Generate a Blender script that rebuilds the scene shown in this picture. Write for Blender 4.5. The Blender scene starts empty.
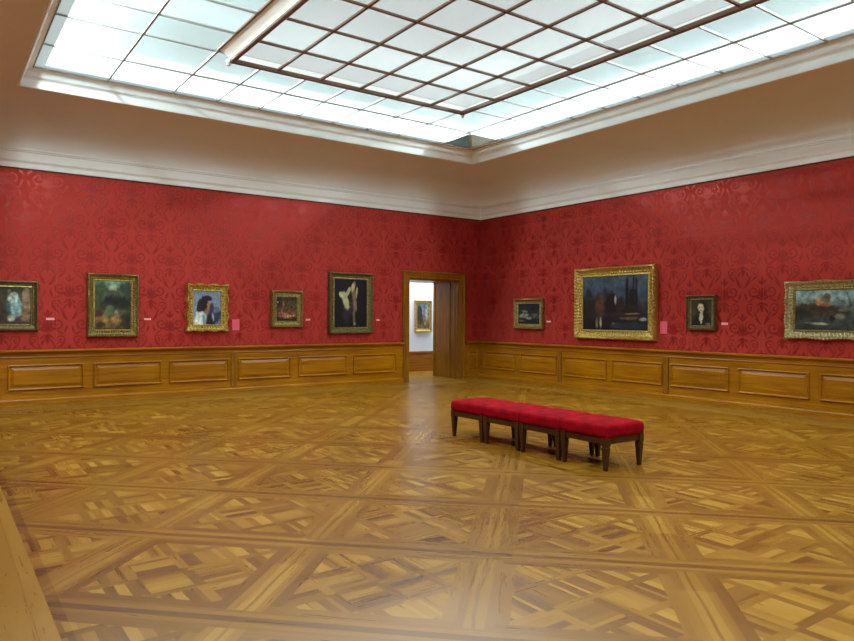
import bpy, bmesh, math, random
from mathutils import Vector, Matrix
from mathutils import noise as mnoise

sc = bpy.context.scene
COL = sc.collection
random.seed(4)

# ------------------------------------------------------------------ camera, world, lights, exposure
FPX, YAW, PITCH, ROLL = 688.19, 0.947704, -0.004471, 0.0057747
CAM = Vector((-11.4699, -13.6123, 1.54))
fw = Vector((math.cos(PITCH)*math.cos(YAW), math.cos(PITCH)*math.sin(YAW), math.sin(PITCH)))
rt = Vector((math.sin(YAW), -math.cos(YAW), 0.0))
up = rt.cross(fw)
rt2 = rt*math.cos(ROLL) + up*math.sin(ROLL)
up2 = up*math.cos(ROLL) - rt*math.sin(ROLL)
cd = bpy.data.cameras.new('camera')
cam = bpy.data.objects.new('camera', cd); COL.objects.link(cam)
cd.sensor_width = 36.0; cd.lens = FPX/854*36.0; cd.clip_start = 0.05; cd.clip_end = 100
mw = Matrix((rt2, up2, -fw)).transposed().to_4x4(); mw.translation = CAM
cam.matrix_world = mw
sc.camera = cam

wd = bpy.data.worlds.new('world'); sc.world = wd; wd.use_nodes = True
wd.node_tree.nodes['Background'].inputs['Color'].default_value = (0.8, 0.9, 1, 1)
wd.node_tree.nodes['Background'].inputs['Strength'].default_value = 0.3

sc.view_settings.view_transform = 'Standard'
sc.view_settings.look = 'None'
sc.view_settings.gamma = 1.0
sc.view_settings.use_curve_mapping = False
sc.view_settings.exposure = 0.33

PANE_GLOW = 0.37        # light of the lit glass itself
TUBE_POWER = 106.0       # watts per metre of the lamps above the outer glass
CENTRE_POWER = 4.0     # watts per square metre of the lamps above the central panel
W, LX = 17.725, 12.0    # room depth (y) and width (x)

def area(name, loc, sx, sy, watts, color, spread=180):
    l = bpy.data.lights.new(name, 'AREA'); l.shape = 'RECTANGLE'; l.size = sx; l.size_y = sy
    l.energy = watts; l.color = color; l.spread = math.radians(spread)
    o = bpy.data.objects.new(name, l); COL.objects.link(o); o.location = loc
    return o
COOL = (0.83, 1.0, 1.0)
yc = -W/2
# lamps in the lantern above the outer glass ring
for q in (2.05,):
    for xx in (-LX+q, -q):
        area('lantern_lamp', (xx, yc, 5.9), 0.24, W-2*q, TUBE_POWER*(W-2*q), COOL)
    for yy in (-q, -W+q):
        area('lantern_lamp', (-6.0, yy, 5.9), LX-2*q-0.4, 0.24, TUBE_POWER*(LX-2*q), COOL)
area('lantern_lamp', (-6.0, yc, 6.3), 4.4, W-8.6, CENTRE_POWER*4.4*(W-8.6), (0.88, 1.0, 0.98), 110)
# ceiling lamp of the next room
area('next_room_lamp', (-0.6, 1.85, 3.9), 4.5, 1.2, 170, (0.80, 0.95, 1.0))

# ------------------------------------------------------------------ node helpers
class X:
    """a float socket with arithmetic that builds Math nodes"""
    def __init__(s, nt, sock): s.nt = nt; s.s = sock
    def _m(s, op, *a):
        n = s.nt.nodes.new('ShaderNodeMath'); n.operation = op
        for i, v in enumerate((s,)+a):
            if isinstance(v, X): s.nt.links.new(v.s, n.inputs[i])
            else: n.inputs[i].default_value = v
        return X(s.nt, n.outputs[0])
    def __add__(s, o): return s._m('ADD', o)
    __radd__ = __add__
    def __sub__(s, o): return s._m('SUBTRACT', o)
    def __rsub__(s, o): return s._m('MULTIPLY', -1.0)._m('ADD', o)
    def __mul__(s, o): return s._m('MULTIPLY', o)
    __rmul__ = __mul__
    def __truediv__(s, o): return s._m('DIVIDE', o)
    def fr(s): return s._m('FRACT')
    def fl(s): return s._m('FLOOR')
    def ab(s): return s._m('ABSOLUTE')
    def mn(s, o): return s._m('MINIMUM', o)
    def mx(s, o): return s._m('MAXIMUM', o)
    def lt(s, o): return s._m('LESS_THAN', o)
    def gt(s, o): return s._m('GREATER_THAN', o)
    def cos(s): return s._m('COSINE')
    def sin(s): return s._m('SINE')
    def sqrt(s): return s._m('SQRT')
    def pw(s, o): return s._m('POWER', o)
    def at2(s, o): return s._m('ARCTAN2', o)
    def smooth(s, a, b):
        n = s.nt.nodes.new('ShaderNodeMapRange'); n.interpolation_type = 'SMOOTHSTEP'
        s.nt.links.new(s.s, n.inputs['Value']); n.inputs['From Min'].default_value = a; n.inputs['From Max'].default_value = b
        return X(s.nt, n.outputs[0])
def sel(c, a, b):
    """c ? a : b"""
    return c*(a-b) + b if isinstance(a, X) else (c*a + (1-c)*b)
def hyp(a, b): return (a*a + b*b).sqrt()
def comb(nt, x, y, z=0.0):
    n = nt.nodes.new('ShaderNodeCombineXYZ')
    for i, v in enumerate((x, y, z)):
        if isinstance(v, X): nt.links.new(v.s, n.inputs[i])
        else: n.inputs[i].default_value = v
    return n.outputs[0]
def white(nt, x, y, z=0.0):
    n = nt.nodes.new('ShaderNodeTexWhiteNoise'); n.noise_dimensions = '3D'
    nt.links.new(comb(nt, x, y, z), n.inputs['Vector']); return X(nt, n.outputs['Value'])
def noisev(nt, vec, scale, detail=3.0, rough=0.55, dist=0.0):
    n = nt.nodes.new('ShaderNodeTexNoise'); nt.links.new(vec, n.inputs['Vector'])
    n.inputs['Scale'].default_value = scale; n.inputs['Detail'].default_value = detail
    n.inputs['Roughness'].default_value = rough; n.inputs['Distortion'].default_value = dist
    return X(nt, n.outputs['Fac'])
def ramp(nt, x, stops):
    n = nt.nodes.new('ShaderNodeValToRGB'); nt.links.new(x.s, n.inputs[0])
    e = n.color_ramp.elements
    while len(e) < len(stops): e.new(0.5)
    for i, (p, c) in enumerate(stops): e[i].position = p; e[i].color = (*c, 1)
    return n.outputs[0]
def cmix(nt, f, a, b, mode='MIX'):
    n = nt.nodes.new('ShaderNodeMix'); n.data_type = 'RGBA'; n.blend_type = mode
    if isinstance(f, X): nt.links.new(f.s, n.inputs[0])
    else: n.inputs[0].default_value = f
    for i, v in ((6, a), (7, b)):
        if isinstance(v, tuple): n.inputs[i].default_value = (*v, 1)
        else: nt.links.new(v, n.inputs[i])
    return n.outputs[2]
def lin(c):
    return tuple(((v/255)/12.92 if v/255 <= 0.04045 else ((v/255+0.055)/1.055)**2.4) for v in c)

def mat(name, color=(0.8, 0.8, 0.8), rough=0.5, metal=0.0, spec=0.5, **kw):
    m = bpy.data.materials.new(name); m.use_nodes = True
    b = m.node_tree.nodes['Principled BSDF']
    b.inputs['Base Color'].default_value = (*color, 1)
    b.inputs['Roughness'].default_value = rough; b.inputs['Metallic'].default_value = metal
    b.inputs['Specular IOR Level'].default_value = spec
    for k, v in kw.items(): b.inputs[k.replace('_', ' ')].default_value = v
    return m
def coords(nt):
    g = nt.nodes.new('ShaderNodeNewGeometry'); s = nt.nodes.new('ShaderNodeSeparateXYZ')
    nt.links.new(g.outputs['Position'], s.inputs[0])
    return X(nt, s.outputs[0]), X(nt, s.outputs[1]), X(nt, s.outputs[2])
def noisy(m, c1, c2, scale, sx=1, sy=1, sz=1, detail=4, bump=0.0):
    nt = m.node_tree; b = nt.nodes['Principled BSDF']
    tc = nt.nodes.new('ShaderNodeTexCoord'); mp = nt.nodes.new('ShaderNodeMapping')
    nt.links.new(tc.outputs['Object'], mp.inputs[0]); mp.inputs['Scale'].default_value = (sx, sy, sz)
    n = noisev(nt, mp.outputs[0], scale, detail)
    nt.links.new(ramp(nt, n, [(0.3, c1), (0.7, c2)]), b.inputs['Base Color'])
    if bump:
        bp = nt.nodes.new('ShaderNodeBump'); bp.inputs['Strength'].default_value = bump; bp.inputs['Distance'].default_value = 0.01
        nt.links.new(n.s, bp.inputs['Height']); nt.links.new(bp.outputs[0], b.inputs['Normal'])
    return m

# ------------------------------------------------------------------ materials
M = {}
M['plaster'] = noisy(mat('white_plaster', rough=0.75, spec=0.2), (0.80, 0.81, 0.80), (0.83, 0.84, 0.83), 1.5)
M['cornice'] = noisy(mat('cornice_paint', rough=0.6, spec=0.3), (0.84, 0.87, 0.87), (0.87, 0.90, 0.90), 3)
M['white_metal'] = mat('white_painted_metal', (0.82, 0.84, 0.83), 0.4)
M['brown_bar'] = mat('brown_glazing_bar', (0.16, 0.085, 0.05), 0.45)
M['grey_bar'] = mat('grey_glazing_bar', (0.30, 0.29, 0.27), 0.45)
M['skirt'] = mat('cream_enamel', (0.86, 0.83, 0.76), 0.5)
M['card'] = mat('pink_card', lin((222, 84, 110)), 0.6)
M['tag'] = mat('pale_pink_card', lin((240, 160, 165)), 0.6)
M['pale_wall'] = noisy(mat('pale_blue_grey_paint', rough=0.8, spec=0.2), (0.66, 0.76, 0.80), (0.68, 0.78, 0.82), 2)
M['velvet'] = noisy(mat('red_velvet', rough=0.85, spec=0.04, Sheen_Weight=0.03, Sheen_Roughness=0.4), (0.13, 0.001, 0.003), (0.25, 0.002, 0.007), 9, detail=5)
M['velvet'].node_tree.nodes['Principled BSDF'].inputs['Sheen Tint'].default_value = (1, 0.12, 0.12, 1)

def mesh_mat(name, base, through, clear=0.0):
    m = mat(name, base, 0.6); nt = m.node_tree; b = nt.nodes['Principled BSDF']; out = nt.nodes['Material Output']
    x, y, z = coords(nt); n = noisev(nt, comb(nt, x, y), 14, 2)
    tr = nt.nodes.new('ShaderNodeBsdfTranslucent'); nt.links.new(cmix(nt, n.smooth(0.35, 0.65), tuple(c*0.6 for c in through), through), tr.inputs['Color'])
    ad = nt.nodes.new('ShaderNodeAddShader'); nt.links.new(b.outputs[0], ad.inputs[0]); nt.links.new(tr.outputs[0], ad.inputs[1]); nt.links.new(ad.outputs[0], out.inputs[0])
    return m
M['vent_dark'] = mesh_mat('dark_mesh', (0.10, 0.13, 0.13), (0.0018, 0.003, 0.003))
M['vent_grey'] = mesh_mat('grey_mesh', (0.30, 0.32, 0.28), (0.008, 0.0085, 0.007))
M['vent_border'] = mesh_mat('white_translucent_border', (0.85, 0.87, 0.86), (0.06, 0.065, 0.065))
def pane_mat(name, glow, tint, trans, clear=0.4, rough=None):
    m = bpy.data.materials.new(name); m.use_nodes = True; nt = m.node_tree; nt.nodes.clear()
    out = nt.nodes.new('ShaderNodeOutputMaterial')
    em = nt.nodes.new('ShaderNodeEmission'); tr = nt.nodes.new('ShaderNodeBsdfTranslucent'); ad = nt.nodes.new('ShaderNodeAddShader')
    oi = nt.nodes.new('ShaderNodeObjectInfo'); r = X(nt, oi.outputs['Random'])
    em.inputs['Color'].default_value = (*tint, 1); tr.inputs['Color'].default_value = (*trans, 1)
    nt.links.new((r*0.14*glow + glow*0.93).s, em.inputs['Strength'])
    if rough is None: tp = nt.nodes.new('ShaderNodeBsdfTransparent')
    else:
        tp = nt.nodes.new('ShaderNodeBsdfRefraction'); tp.inputs['Roughness'].default_value = rough; tp.inputs['IOR'].default_value = 1.08
    mx = nt.nodes.new('ShaderNodeMixShader'); mx.inputs[0].default_value = clear
    nt.links.new(tr.outputs[0], mx.inputs[1]); nt.links.new(tp.outputs[0], mx.inputs[2])
    nt.links.new(em.outputs[0], ad.inputs[0]); nt.links.new(mx.outputs[0], ad.inputs[1]); nt.links.new(ad.outputs[0], out.inputs[0])
    return m
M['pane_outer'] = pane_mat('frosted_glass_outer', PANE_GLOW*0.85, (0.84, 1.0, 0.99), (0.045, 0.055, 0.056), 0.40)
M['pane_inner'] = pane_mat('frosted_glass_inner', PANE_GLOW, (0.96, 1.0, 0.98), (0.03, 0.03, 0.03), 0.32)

def wood_mat(name, c1, c2, rough, axis):
    """polished wood with grain along an axis of the object"""
    m = mat(name, rough=rough, spec=0.28)
    nt = m.node_tree; b = nt.nodes['Principled BSDF']
    x, y, z = coords(nt)
    v = {'x': comb(nt, x*1.2, y*14, z*26), 'y': comb(nt, x*14, y*1.2, z*26), 'z': comb(nt, x*18, y*18, z*1.2)}[axis]
    n = noisev(nt, v, 1.0, 5, 0.6, 0.6)
    n2 = noisev(nt, comb(nt, x, y, z), 0.9, 2)
    k = n*0.75 + n2*0.35
    nt.links.new(ramp(nt, k, [(0.32, c1), (0.75, c2)]), b.inputs['Base Color'])
    return m
WC1, WC2 = (0.17, 0.054, 0.001), (0.45, 0.172, 0.003)
M['wood_x'] = wood_mat('honey_oak_panelling', WC1, WC2, 0.32, 'x')
M['wood_y'] = wood_mat('honey_oak_panelling_side', WC1, WC2, 0.32, 'y')
M['wood_z'] = wood_mat('honey_oak_upright', (0.13, 0.042, 0.002), (0.30, 0.118, 0.008), 0.32, 'z')
M['bench_wood'] = wood_mat('walnut', (0.022, 0.007, 0.002), (0.060, 0.020, 0.006), 0.3, 'z')

# damask
def damask(name, use_x):
    m = mat(name, rough=0.5, spec=0.35)
    nt = m.node_tree; b = nt.nodes['Principled BSDF']
    x, y, z = coords(nt)
    a0 = x if use_x else y
    PW, PH = 0.69, 1.25
    def tile(ox, oz):
        p = (a0 + (7.77+ox))/PW + 0.5
        q = (z - 1.32 + oz)/PH + 0.5
        return (p.fr()-0.5).ab()*PW, (q.fr()-0.5)*PH      # metres from the motif's axis, from its centre
    wob = noisev(nt, comb(nt, a0, z), 16, 2)*0.03 - 0.015
    def spiral(u, v, cx, cy, R, turns, w, hand):
        du, dv = (u-cx), (v-cy)
        r_ = hyp(du, dv); an = (dv*hand).at2(du)/(2*math.pi)
        k = ((r_/R*turns + an).fr() - 0.5).ab()
        return k.gt(0.5-w)*r_.lt(R)
    def leaf(u, v, cx, cy, a, b_, deg):
        c_, s_ = math.cos(math.radians(deg)), math.sin(math.radians(deg))
        du, dv = u-cx, v-cy
        p_ = du*c_ + dv*s_; q_ = dv*c_ - du*s_
        # pointed leaf: |q| < b (1 - (p/a)^2)
        return (q_.ab() - (1 - (p_*p_)/(a*a))*b_).lt(0.0)
    def motif(ox, oz):
        u, v = tile(ox, oz)
        u = (u + wob).ab(); v = v + wob
        m_ = spiral(u, v, 0.150, 0.075, 0.118, 1.6, 0.20, 1)
        m_ = m_.mx(spiral(u, v, 0.215, -0.215, 0.085, 1.5, 0.20, -1))
        m_ = m_.mx(leaf(u, v, 0.0, 0.03, 0.12, 0.030, 90)).mx(leaf(u, v, 0.045, 0.02, 0.10, 0.020, 65)).mx(leaf(u, v, 0.075, -0.035, 0.085, 0.018, 35))
        m_ = m_.mx(leaf(u, v, 0.0, 0.25, 0.085, 0.026, 90)).mx(leaf(u, v, 0.045, 0.235, 0.06, 0.016, 50))
        m_ = m_.mx(leaf(u, v, 0.0, -0.19, 0.10, 0.036, 90)).mx(leaf(u, v, 0.06, -0.15, 0.065, 0.016, -40)).mx(leaf(u, v, 0.075, -0.25, 0.07, 0.016, -60))
        m_ = m_.mx(leaf(u, v, 0.27, 0.19, 0.09, 0.020, -50)).mx(leaf(u, v, 0.29, -0.02, 0.08, 0.018, 70)).mx(leaf(u, v, 0.20, -0.08, 0.09, 0.014, -30))
        m_ = m_.mx(leaf(u, v, 0.10, -0.36, 0.12, 0.016, 60)).mx(leaf(u, v, 0.13, 0.31, 0.10, 0.016, 140))
        return m_
    pat = motif(0, 0).mx(motif(PW/2, PH/2))
    seam = (((a0 + 5.95)/0.75).fr() - 0.5).ab().gt(0.4935)
    fine = noisev(nt, comb(nt, x*3, y*3, z*40), 3.0, 3)
    base = cmix(nt, fine, (0.40, 0.042, 0.031), (0.47, 0.052, 0.039))
    c = cmix(nt, pat*0.85, base, (0.25, 0.012, 0.014))
    c = cmix(nt, seam*0.25, c, (0.45, 0.10, 0.09))
    nt.links.new(c, b.inputs['Base Color'])
    nt.links.new((pat*-0.26 + 0.60).s, b.inputs['Roughness'])
    nt.links.new((pat*0.85 + 0.12).s, b.inputs['Specular IOR Level'])
    nt.links.new((pat*0.10 + 0.28).s, b.inputs['Metallic'])
    b.inputs['Specular Tint'].default_value = (1.0, 0.42, 0.35, 1)
    return m
M['damask_x'] = damask('crimson_damask', True)
M['damask_y'] = damask('crimson_damask_side', False)

# parquet floor of panels
def parquet():
    m = mat('parquet_panels', rough=0.27, spec=0.32)
    nt = m.node_tree; b = nt.nodes['Principled BSDF']
    x, y, z = coords(nt)
    K = 1.697
    s = (x + y + 18.73)/K + 100.0
    d = (x - y)/K + 100.0
    si, di = s.fl(), d.fl()
    U = (s.fr()-0.5)*1.2; V = (d.fr()-0.5)*1.2
    aU, aV = U.ab(), V.ab()
    along_s = (x - y)*0.7071          # metres along a band of constant s
    along_d = (x + y)*0.7071
    BW = 0.497
    bandS = aU.gt(BW); bandD = aV.gt(BW)
    frameU = aU.gt(0.425); frameV = aV.gt(0.425)
    P = (U+V)*0.7071; Q = (U-V)*0.7071
    g = 0.300; hw = 0.031
    Pi = (P/g + 0.5).fl(); Qi = (Q/g + 0.5).fl()
    pd = (P - Pi*g).ab(); qd = (Q - Qi*g).ab()
    Pc = (P/g).fl(); Qc = (Q/g).fl()
    stripP = pd.lt(hw); stripQ = qd.lt(hw)
    weave = ((Pi + Qi)*0.5).fr().gt(0.25)
    onP = stripP*(1 - stripQ*(1-weave))
    onQ = stripQ*(1 - stripP*weave)
    lat = onP.mx(onQ)
    # squares: three or four slats, direction by square
    rsq = white(nt, si*7.0+Pc, di*5.0+Qc, 1.0)
    dirn = rsq.gt(0.35)
    sl = sel(dirn, P, Q); sa = sel(dirn, Q, P)
    slat = (sl/0.0595).fl()
    tone_sq = white(nt, slat + si*13.0, di*17.0 + Pc*3.0, Qc*5.0 + 0.5)*0.75 + rsq*0.25
    tone_lat = sel(onP, white(nt, si*3+Pi, di*5+Qc, 4.0), white(nt, si*3+Qi, di*5+Pc, 7.0))*0.45 + 0.22
    tone_frame = sel(frameU, white(nt, s.fl()*2+U.gt(0.0), di, 9.0), white(nt, si, di*2+V.gt(0.0), 12.0))*0.3 + 0.22
    # bands: light middle board, darker edges, wavy dark heart line
    def band(off, along, idc, wave):
        w = noisev(nt, comb(nt, along*1.3, idc*3.7), 1.4, 2)*wave - wave*0.5
        o = off + w
        heart = (o.ab()-0.004).smooth(0.010, 0.0)
        edge = off.ab().gt(0.052)
        seg = (along/1.05).fl()
        t = white(nt, seg, idc, 21.0)*0.30
        return sel(edge, t + 0.26, t + 0.46) - heart*0.30
    offS = (s + 0.5).fr()*1.2 - 0.6
    tS = white(nt, (along_s/1.35).fl(), (s+0.5).fl(), 27.0)*0.22
    bS = sel((offS.ab()-0.03).lt(0.0), tS + 0.06, sel(offS.ab().gt(0.075), tS + 0.30, tS + 0.42))
    bD = band((d + 0.5).fr()*1.2-0.6, along_d, (d+0.5).fl(), 0.05)
    tone = sel(lat, tone_lat, tone_sq)
    tone = sel(frameU.mx(frameV), tone_frame, tone)
    tone = sel(bandD, bD, tone)
    tone = sel(bandS, bS, tone)
    # grain direction coordinate pairs
    ga = sel(lat, sel(onP, Q, P), sa); gc = sel(lat, sel(onP, P, Q), sl)
    ga = sel(frameU.mx(frameV), sel(frameU, V, U), ga); gc = sel(frameU.mx(frameV), sel(frameU, U, V), gc)
    ga = sel(bandD, along_d, ga); gc = sel(bandD, V, gc)
    ga = sel(bandS, along_s, ga); gc = sel(bandS, U, gc)
    # border of long boards beside the walls
    inx = (x + 5.985).ab().lt(4.985); iny = (y + W/2).ab().lt(W/2 - 1.0)
    field = inx*iny
    sideb = (x+5.985).ab().gt(4.985)      # boards along y
    bl = sel(sideb, x, y); bal = sel(sideb, y, x)
    bi = (bl/0.165).fl()
    tb = white(nt, bi, (bal/2.1 + white(nt, bi, 3.0, 3.0)).fl(), 31.0)*0.35 + 0.55
    tb = tb - ((bl/0.165).fr()-0.5).ab().gt(0.485)*0.3
    tone = sel(field, tone, tb); ga = sel(field, ga, bal); gc = sel(field, gc, bl)
    rim = ((x+5.985).ab()-4.955).ab().lt(0.03)*iny
    tone = sel(rim, 0.22, tone) if False else tone - rim*0.2
    gr = noisev(nt, comb(nt, ga*2.2, gc*30.0, tone*9.0), 1.0, 3, 0.55, 0.5)
    gr2 = noisev(nt, comb(nt, x, y), 0.55, 3)
    t = tone + (gr - 0.5)*0.34 + (gr2-0.5)*0.25
    col = ramp(nt, t, [(0.0, (0.070, 0.021, 0.001)), (0.3, (0.130, 0.049, 0.002)), (0.6, (0.197, 0.087, 0.006)), (1.0, (0.290, 0.150, 0.020))])
    nt.links.new(col, b.inputs['Base Color'])
    nt.links.new((gr*0.10 + gr2*0.10 + 0.19).s, b.inputs['Roughness'])
    bp = nt.nodes.new('ShaderNodeBump'); bp.inputs['Strength'].default_value = 0.05; bp.inputs['Distance'].default_value = 0.004
    nt.links.new((gr + tone*0.5).s, bp.inputs['Height']); nt.links.new(bp.outputs[0], b.inputs['Normal'])
    return m
M['parquet'] = parquet()

def gold(name, c1, c2, rough=0.38, metal=0.75):
    m = mat(name, rough=rough, metal=metal)
    return noisy(m, c1, c2, 30, detail=3)
M['gold_bright'] = gold('bright_gilding', (0.30, 0.20, 0.035), (0.72, 0.54, 0.16))
M['gold_dull'] = gold('dull_gilding', (0.15, 0.11, 0.025), (0.42, 0.34, 0.12))
M['gold_dark'] = gold('dark_gilding', (0.07, 0.05, 0.015), (0.20, 0.145, 0.055), 0.42, 0.5)
M['gold_pale'] = gold('pale_gilding', (0.30, 0.25, 0.11), (0.66, 0.58, 0.32))
def paint_mat():
    m = mat('oil_paint', rough=0.42, spec=0.35)
    nt = m.node_tree; a = nt.nodes.new('ShaderNodeVertexColor'); a.layer_name = 'pigment'
    nt.links.new(a.outputs[0], nt.nodes['Principled BSDF'].inputs['Base Color'])
    return m
M['paint'] = paint_mat()

# ------------------------------------------------------------------ mesh helpers
def link(name, bm, material, parent=None, smooth=False, bevel=0.0, loc=None):
    bmesh.ops.recalc_face_normals(bm, faces=bm.faces)
    me = bpy.data.meshes.new(name); bm.to_mesh(me); bm.free()
    if smooth:
        for p in me.polygons: p.use_smooth = True
    me.materials.append(material)
    o = bpy.data.objects.new(name, me); COL.objects.link(o)
    if parent: o.parent = parent
    if loc: o.location = loc
    if bevel:
        b = o.modifiers.new('bevel', 'BEVEL'); b.width = bevel; b.segments = 2; b.limit_method = 'ANGLE'
    return o
def box(bm, x0, x1, y0, y1, z0, z1, f=None):
    vs = []
    for z in (z0, z1):
        for (x, y) in ((x0, y0), (x1, y0), (x1, y1), (x0, y1)):
            p = (x, y, z); vs.append(bm.verts.new(f(*p) if f else p))
    for q in ((0, 1, 2, 3), (4, 5, 6, 7), (0, 1, 5, 4), (1, 2, 6, 5), (2, 3, 7, 6), (3, 0, 4, 7)):
        bm.faces.new([vs[i] for i in q])
def empty(name, loc, rz=0.0, parent=None):
    o = bpy.data.objects.new(name, None); COL.objects.link(o); o.location = loc; o.rotation_euler.z = rz
    if parent: o.parent = parent
    return o
def tag(o, label, cat, group=None):
    o['label'] = label; o['category'] = cat
    if group: o['group'] = group
    return o
def struct(o): o['kind'] = 'structure'; return o
def sweep(bm, prof, path, f, close=False):
    """prof: (d, z) points, path: stations -> verts f(station, d, z); quads between"""
    rows = [[bm.verts.new(f(s, d, z)) for (d, z) in prof] for s in path]
    n = len(rows)
    for i in range(n if close else n-1):
        a, b = rows[i], rows[(i+1) % n]
        for j in range(len(prof)-1): bm.faces.new((a[j], a[j+1], b[j+1], b[j]))
    return rows

# walls' local frames: (along, out, z) -> world
MAP = {
 'L': lambda a, d, z: (a, -d, z),
 'R': lambda a, d, z: (-d, a, z),
 'F': lambda a, d, z: (a, -W+d, z),
 'N': lambda a, d, z: (-LX+d, a, z),
}
TH = 0.25
CZ = 4.05     # top of the damask
# ------------------------------------------------------------------ shell
bm = bmesh.new(); box(bm, -LX-0.3, 4.2, -W-0.3, 2.9, -0.12, 0.0); struct(link('floor', bm, M['parquet']))
TR = 1.04     # thickness of the wall with the doorway
DX0, DX1, DH = -2.23, -0.72, 2.46
HT = 5.0
bm = bmesh.new()
box(bm, -LX-TH, DX0, 0, TR, 0, HT); box(bm, DX1, 0.0, 0, TR, 0, HT); box(bm, DX0, DX1, 0, TR, DH, HT)
struct(link('wall_left', bm, M['damask_x']))
bm = bmesh.new(); box(bm, 0, TH, -W-TH, TR, 0, HT); struct(link('wall_right', bm, M['damask_y']))
bm = bmesh.new(); box(bm, -LX-TH, 0, -W-TH, -W, 0, HT); struct(link('wall_back', bm, M['damask_x']))
bm = bmesh.new(); box(bm, -LX-TH, -LX, -W, 0, 0, HT); struct(link('wall_near', bm, M['damask_y']))

def ring(d):   # rectangle inset d, counter-clockwise
    return [(-LX+d, -W+d), (-d, -W+d), (-d, -d), (-LX+d, -d)]
def ringsweep(bm, prof):
    rows = []
    for (d, z) in prof: rows.append([bm.verts.new((x, y, z)) for x, y in ring(d)])
    for a, b in zip(rows, rows[1:]):
        for i in range(4):
            bm.faces.new((a[i], a[(i+1) % 4], b[(i+1) % 4], b[i]))
# cornice mouldings
prof = [(0.0, 4.05), (0.035, 4.05), (0.04, 4.06), (0.04, 4.13), (0.05, 4.15), (0.065, 4.165), (0.07, 4.18), (0.07, 4.315), (0.088, 4.325),
        (0.088, 4.332), (0.078, 4.336), (0.078, 4.345), (0.10, 4.35), (0.10, 4.372), (0.09, 4.376), (0.09, 4.384), (0.0, 4.384)]
bm = bmesh.new(); ringsweep(bm, prof); struct(link('trim_cornice', bm, M['cornice']))
# shade under the cornice lip, built as a thin dark brown strip
bm = bmesh.new(); ringsweep(bm, [(0.0, 4.03), (0.012, 4.03), (0.012, 4.052), (0.0, 4.052)]); struct(link('trim_cornice_shade', bm, mat('cornice_shade_brown', (0.05, 0.012, 0.01), 0.6)))
# cove and flat ceiling up to the skylight well
prof = [(0.09, 4.384)]
for i in range(1, 13):
    t = i/12*math.pi/2; prof.append((0.09 + 0.50*(1-math.cos(t)), 4.384 + 0.50*math.sin(t)))
prof += [(1.0, 4.945), (1.40, 4.995), (1.56, 5.01)]
bm = bmesh.new(); ringsweep(bm, prof)
ob = struct(link('ceiling', bm, M['plaster'], smooth=True))
# white moulded curb of the skylight well
prof = [(1.54, 5.01), (1.55, 4.996), (1.575, 4.992), (1.59, 5.0), (1.597, 5.03), (1.602, 5.115), (1.615, 5.135), (1.64, 5.15), (1.65, 5.165), (1.655, 5.225), (1.668, 5.24), (1.73, 5.25), (1.745, 5.26), (1.75, 5.29), (1.9, 5.29)]
bm = bmesh.new(); ringsweep(bm, prof); struct(link('trim_skylight_curb', bm, M['cornice']))
# lantern housing above
bm = bmesh.new(); ringsweep(bm, [(1.5, 5.02), (1.5, 6.6)])
bm.faces.new([bm.verts.new((x, y, 6.6)) for x, y in ring(1.5)])
struct(link('ceiling_lantern_housing', bm, mat('housing_grey', (0.30, 0.32, 0.32), 0.8)))

# ------------------------------------------------------------------ next room
bm = bmesh.new(); box(bm, -4.2, 3.9, 2.55, 2.8, 0, 4.1); struct(link('wall_beyond', bm, M['pale_wall']))
bm = bmesh.new(); box(bm, -4.4, -4.2, TR, 2.8, 0, 4.1); struct(link('wall_beyond_left', bm, M['pale_wall']))
bm = bmesh.new(); box(bm, 3.7, 3.9, TR, 2.55, 0, 4.1); box(bm, TH, 3.7, TR-0.2, TR, 0, 4.1); struct(link('wall_beyond_right', bm, M['pale_wall']))
bm = bmesh.new(); box(bm, -4.4, 3.9, TR, 2.8, 4.1, 4.3); struct(link('ceiling_beyond', bm, M['pale_wall']))
bm = bmesh.new(); box(bm, -4.2, 3.7, 2.51, 2.55, 0, 0.52); box(bm, -4.2, 3.7, 2.49, 2.55, 0.52, 0.57); box(bm, -4.2, 3.7, 2.495, 2.55, 0, 0.13)
struct(link('trim_dado_beyond', bm, M['wood_x']))

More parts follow.
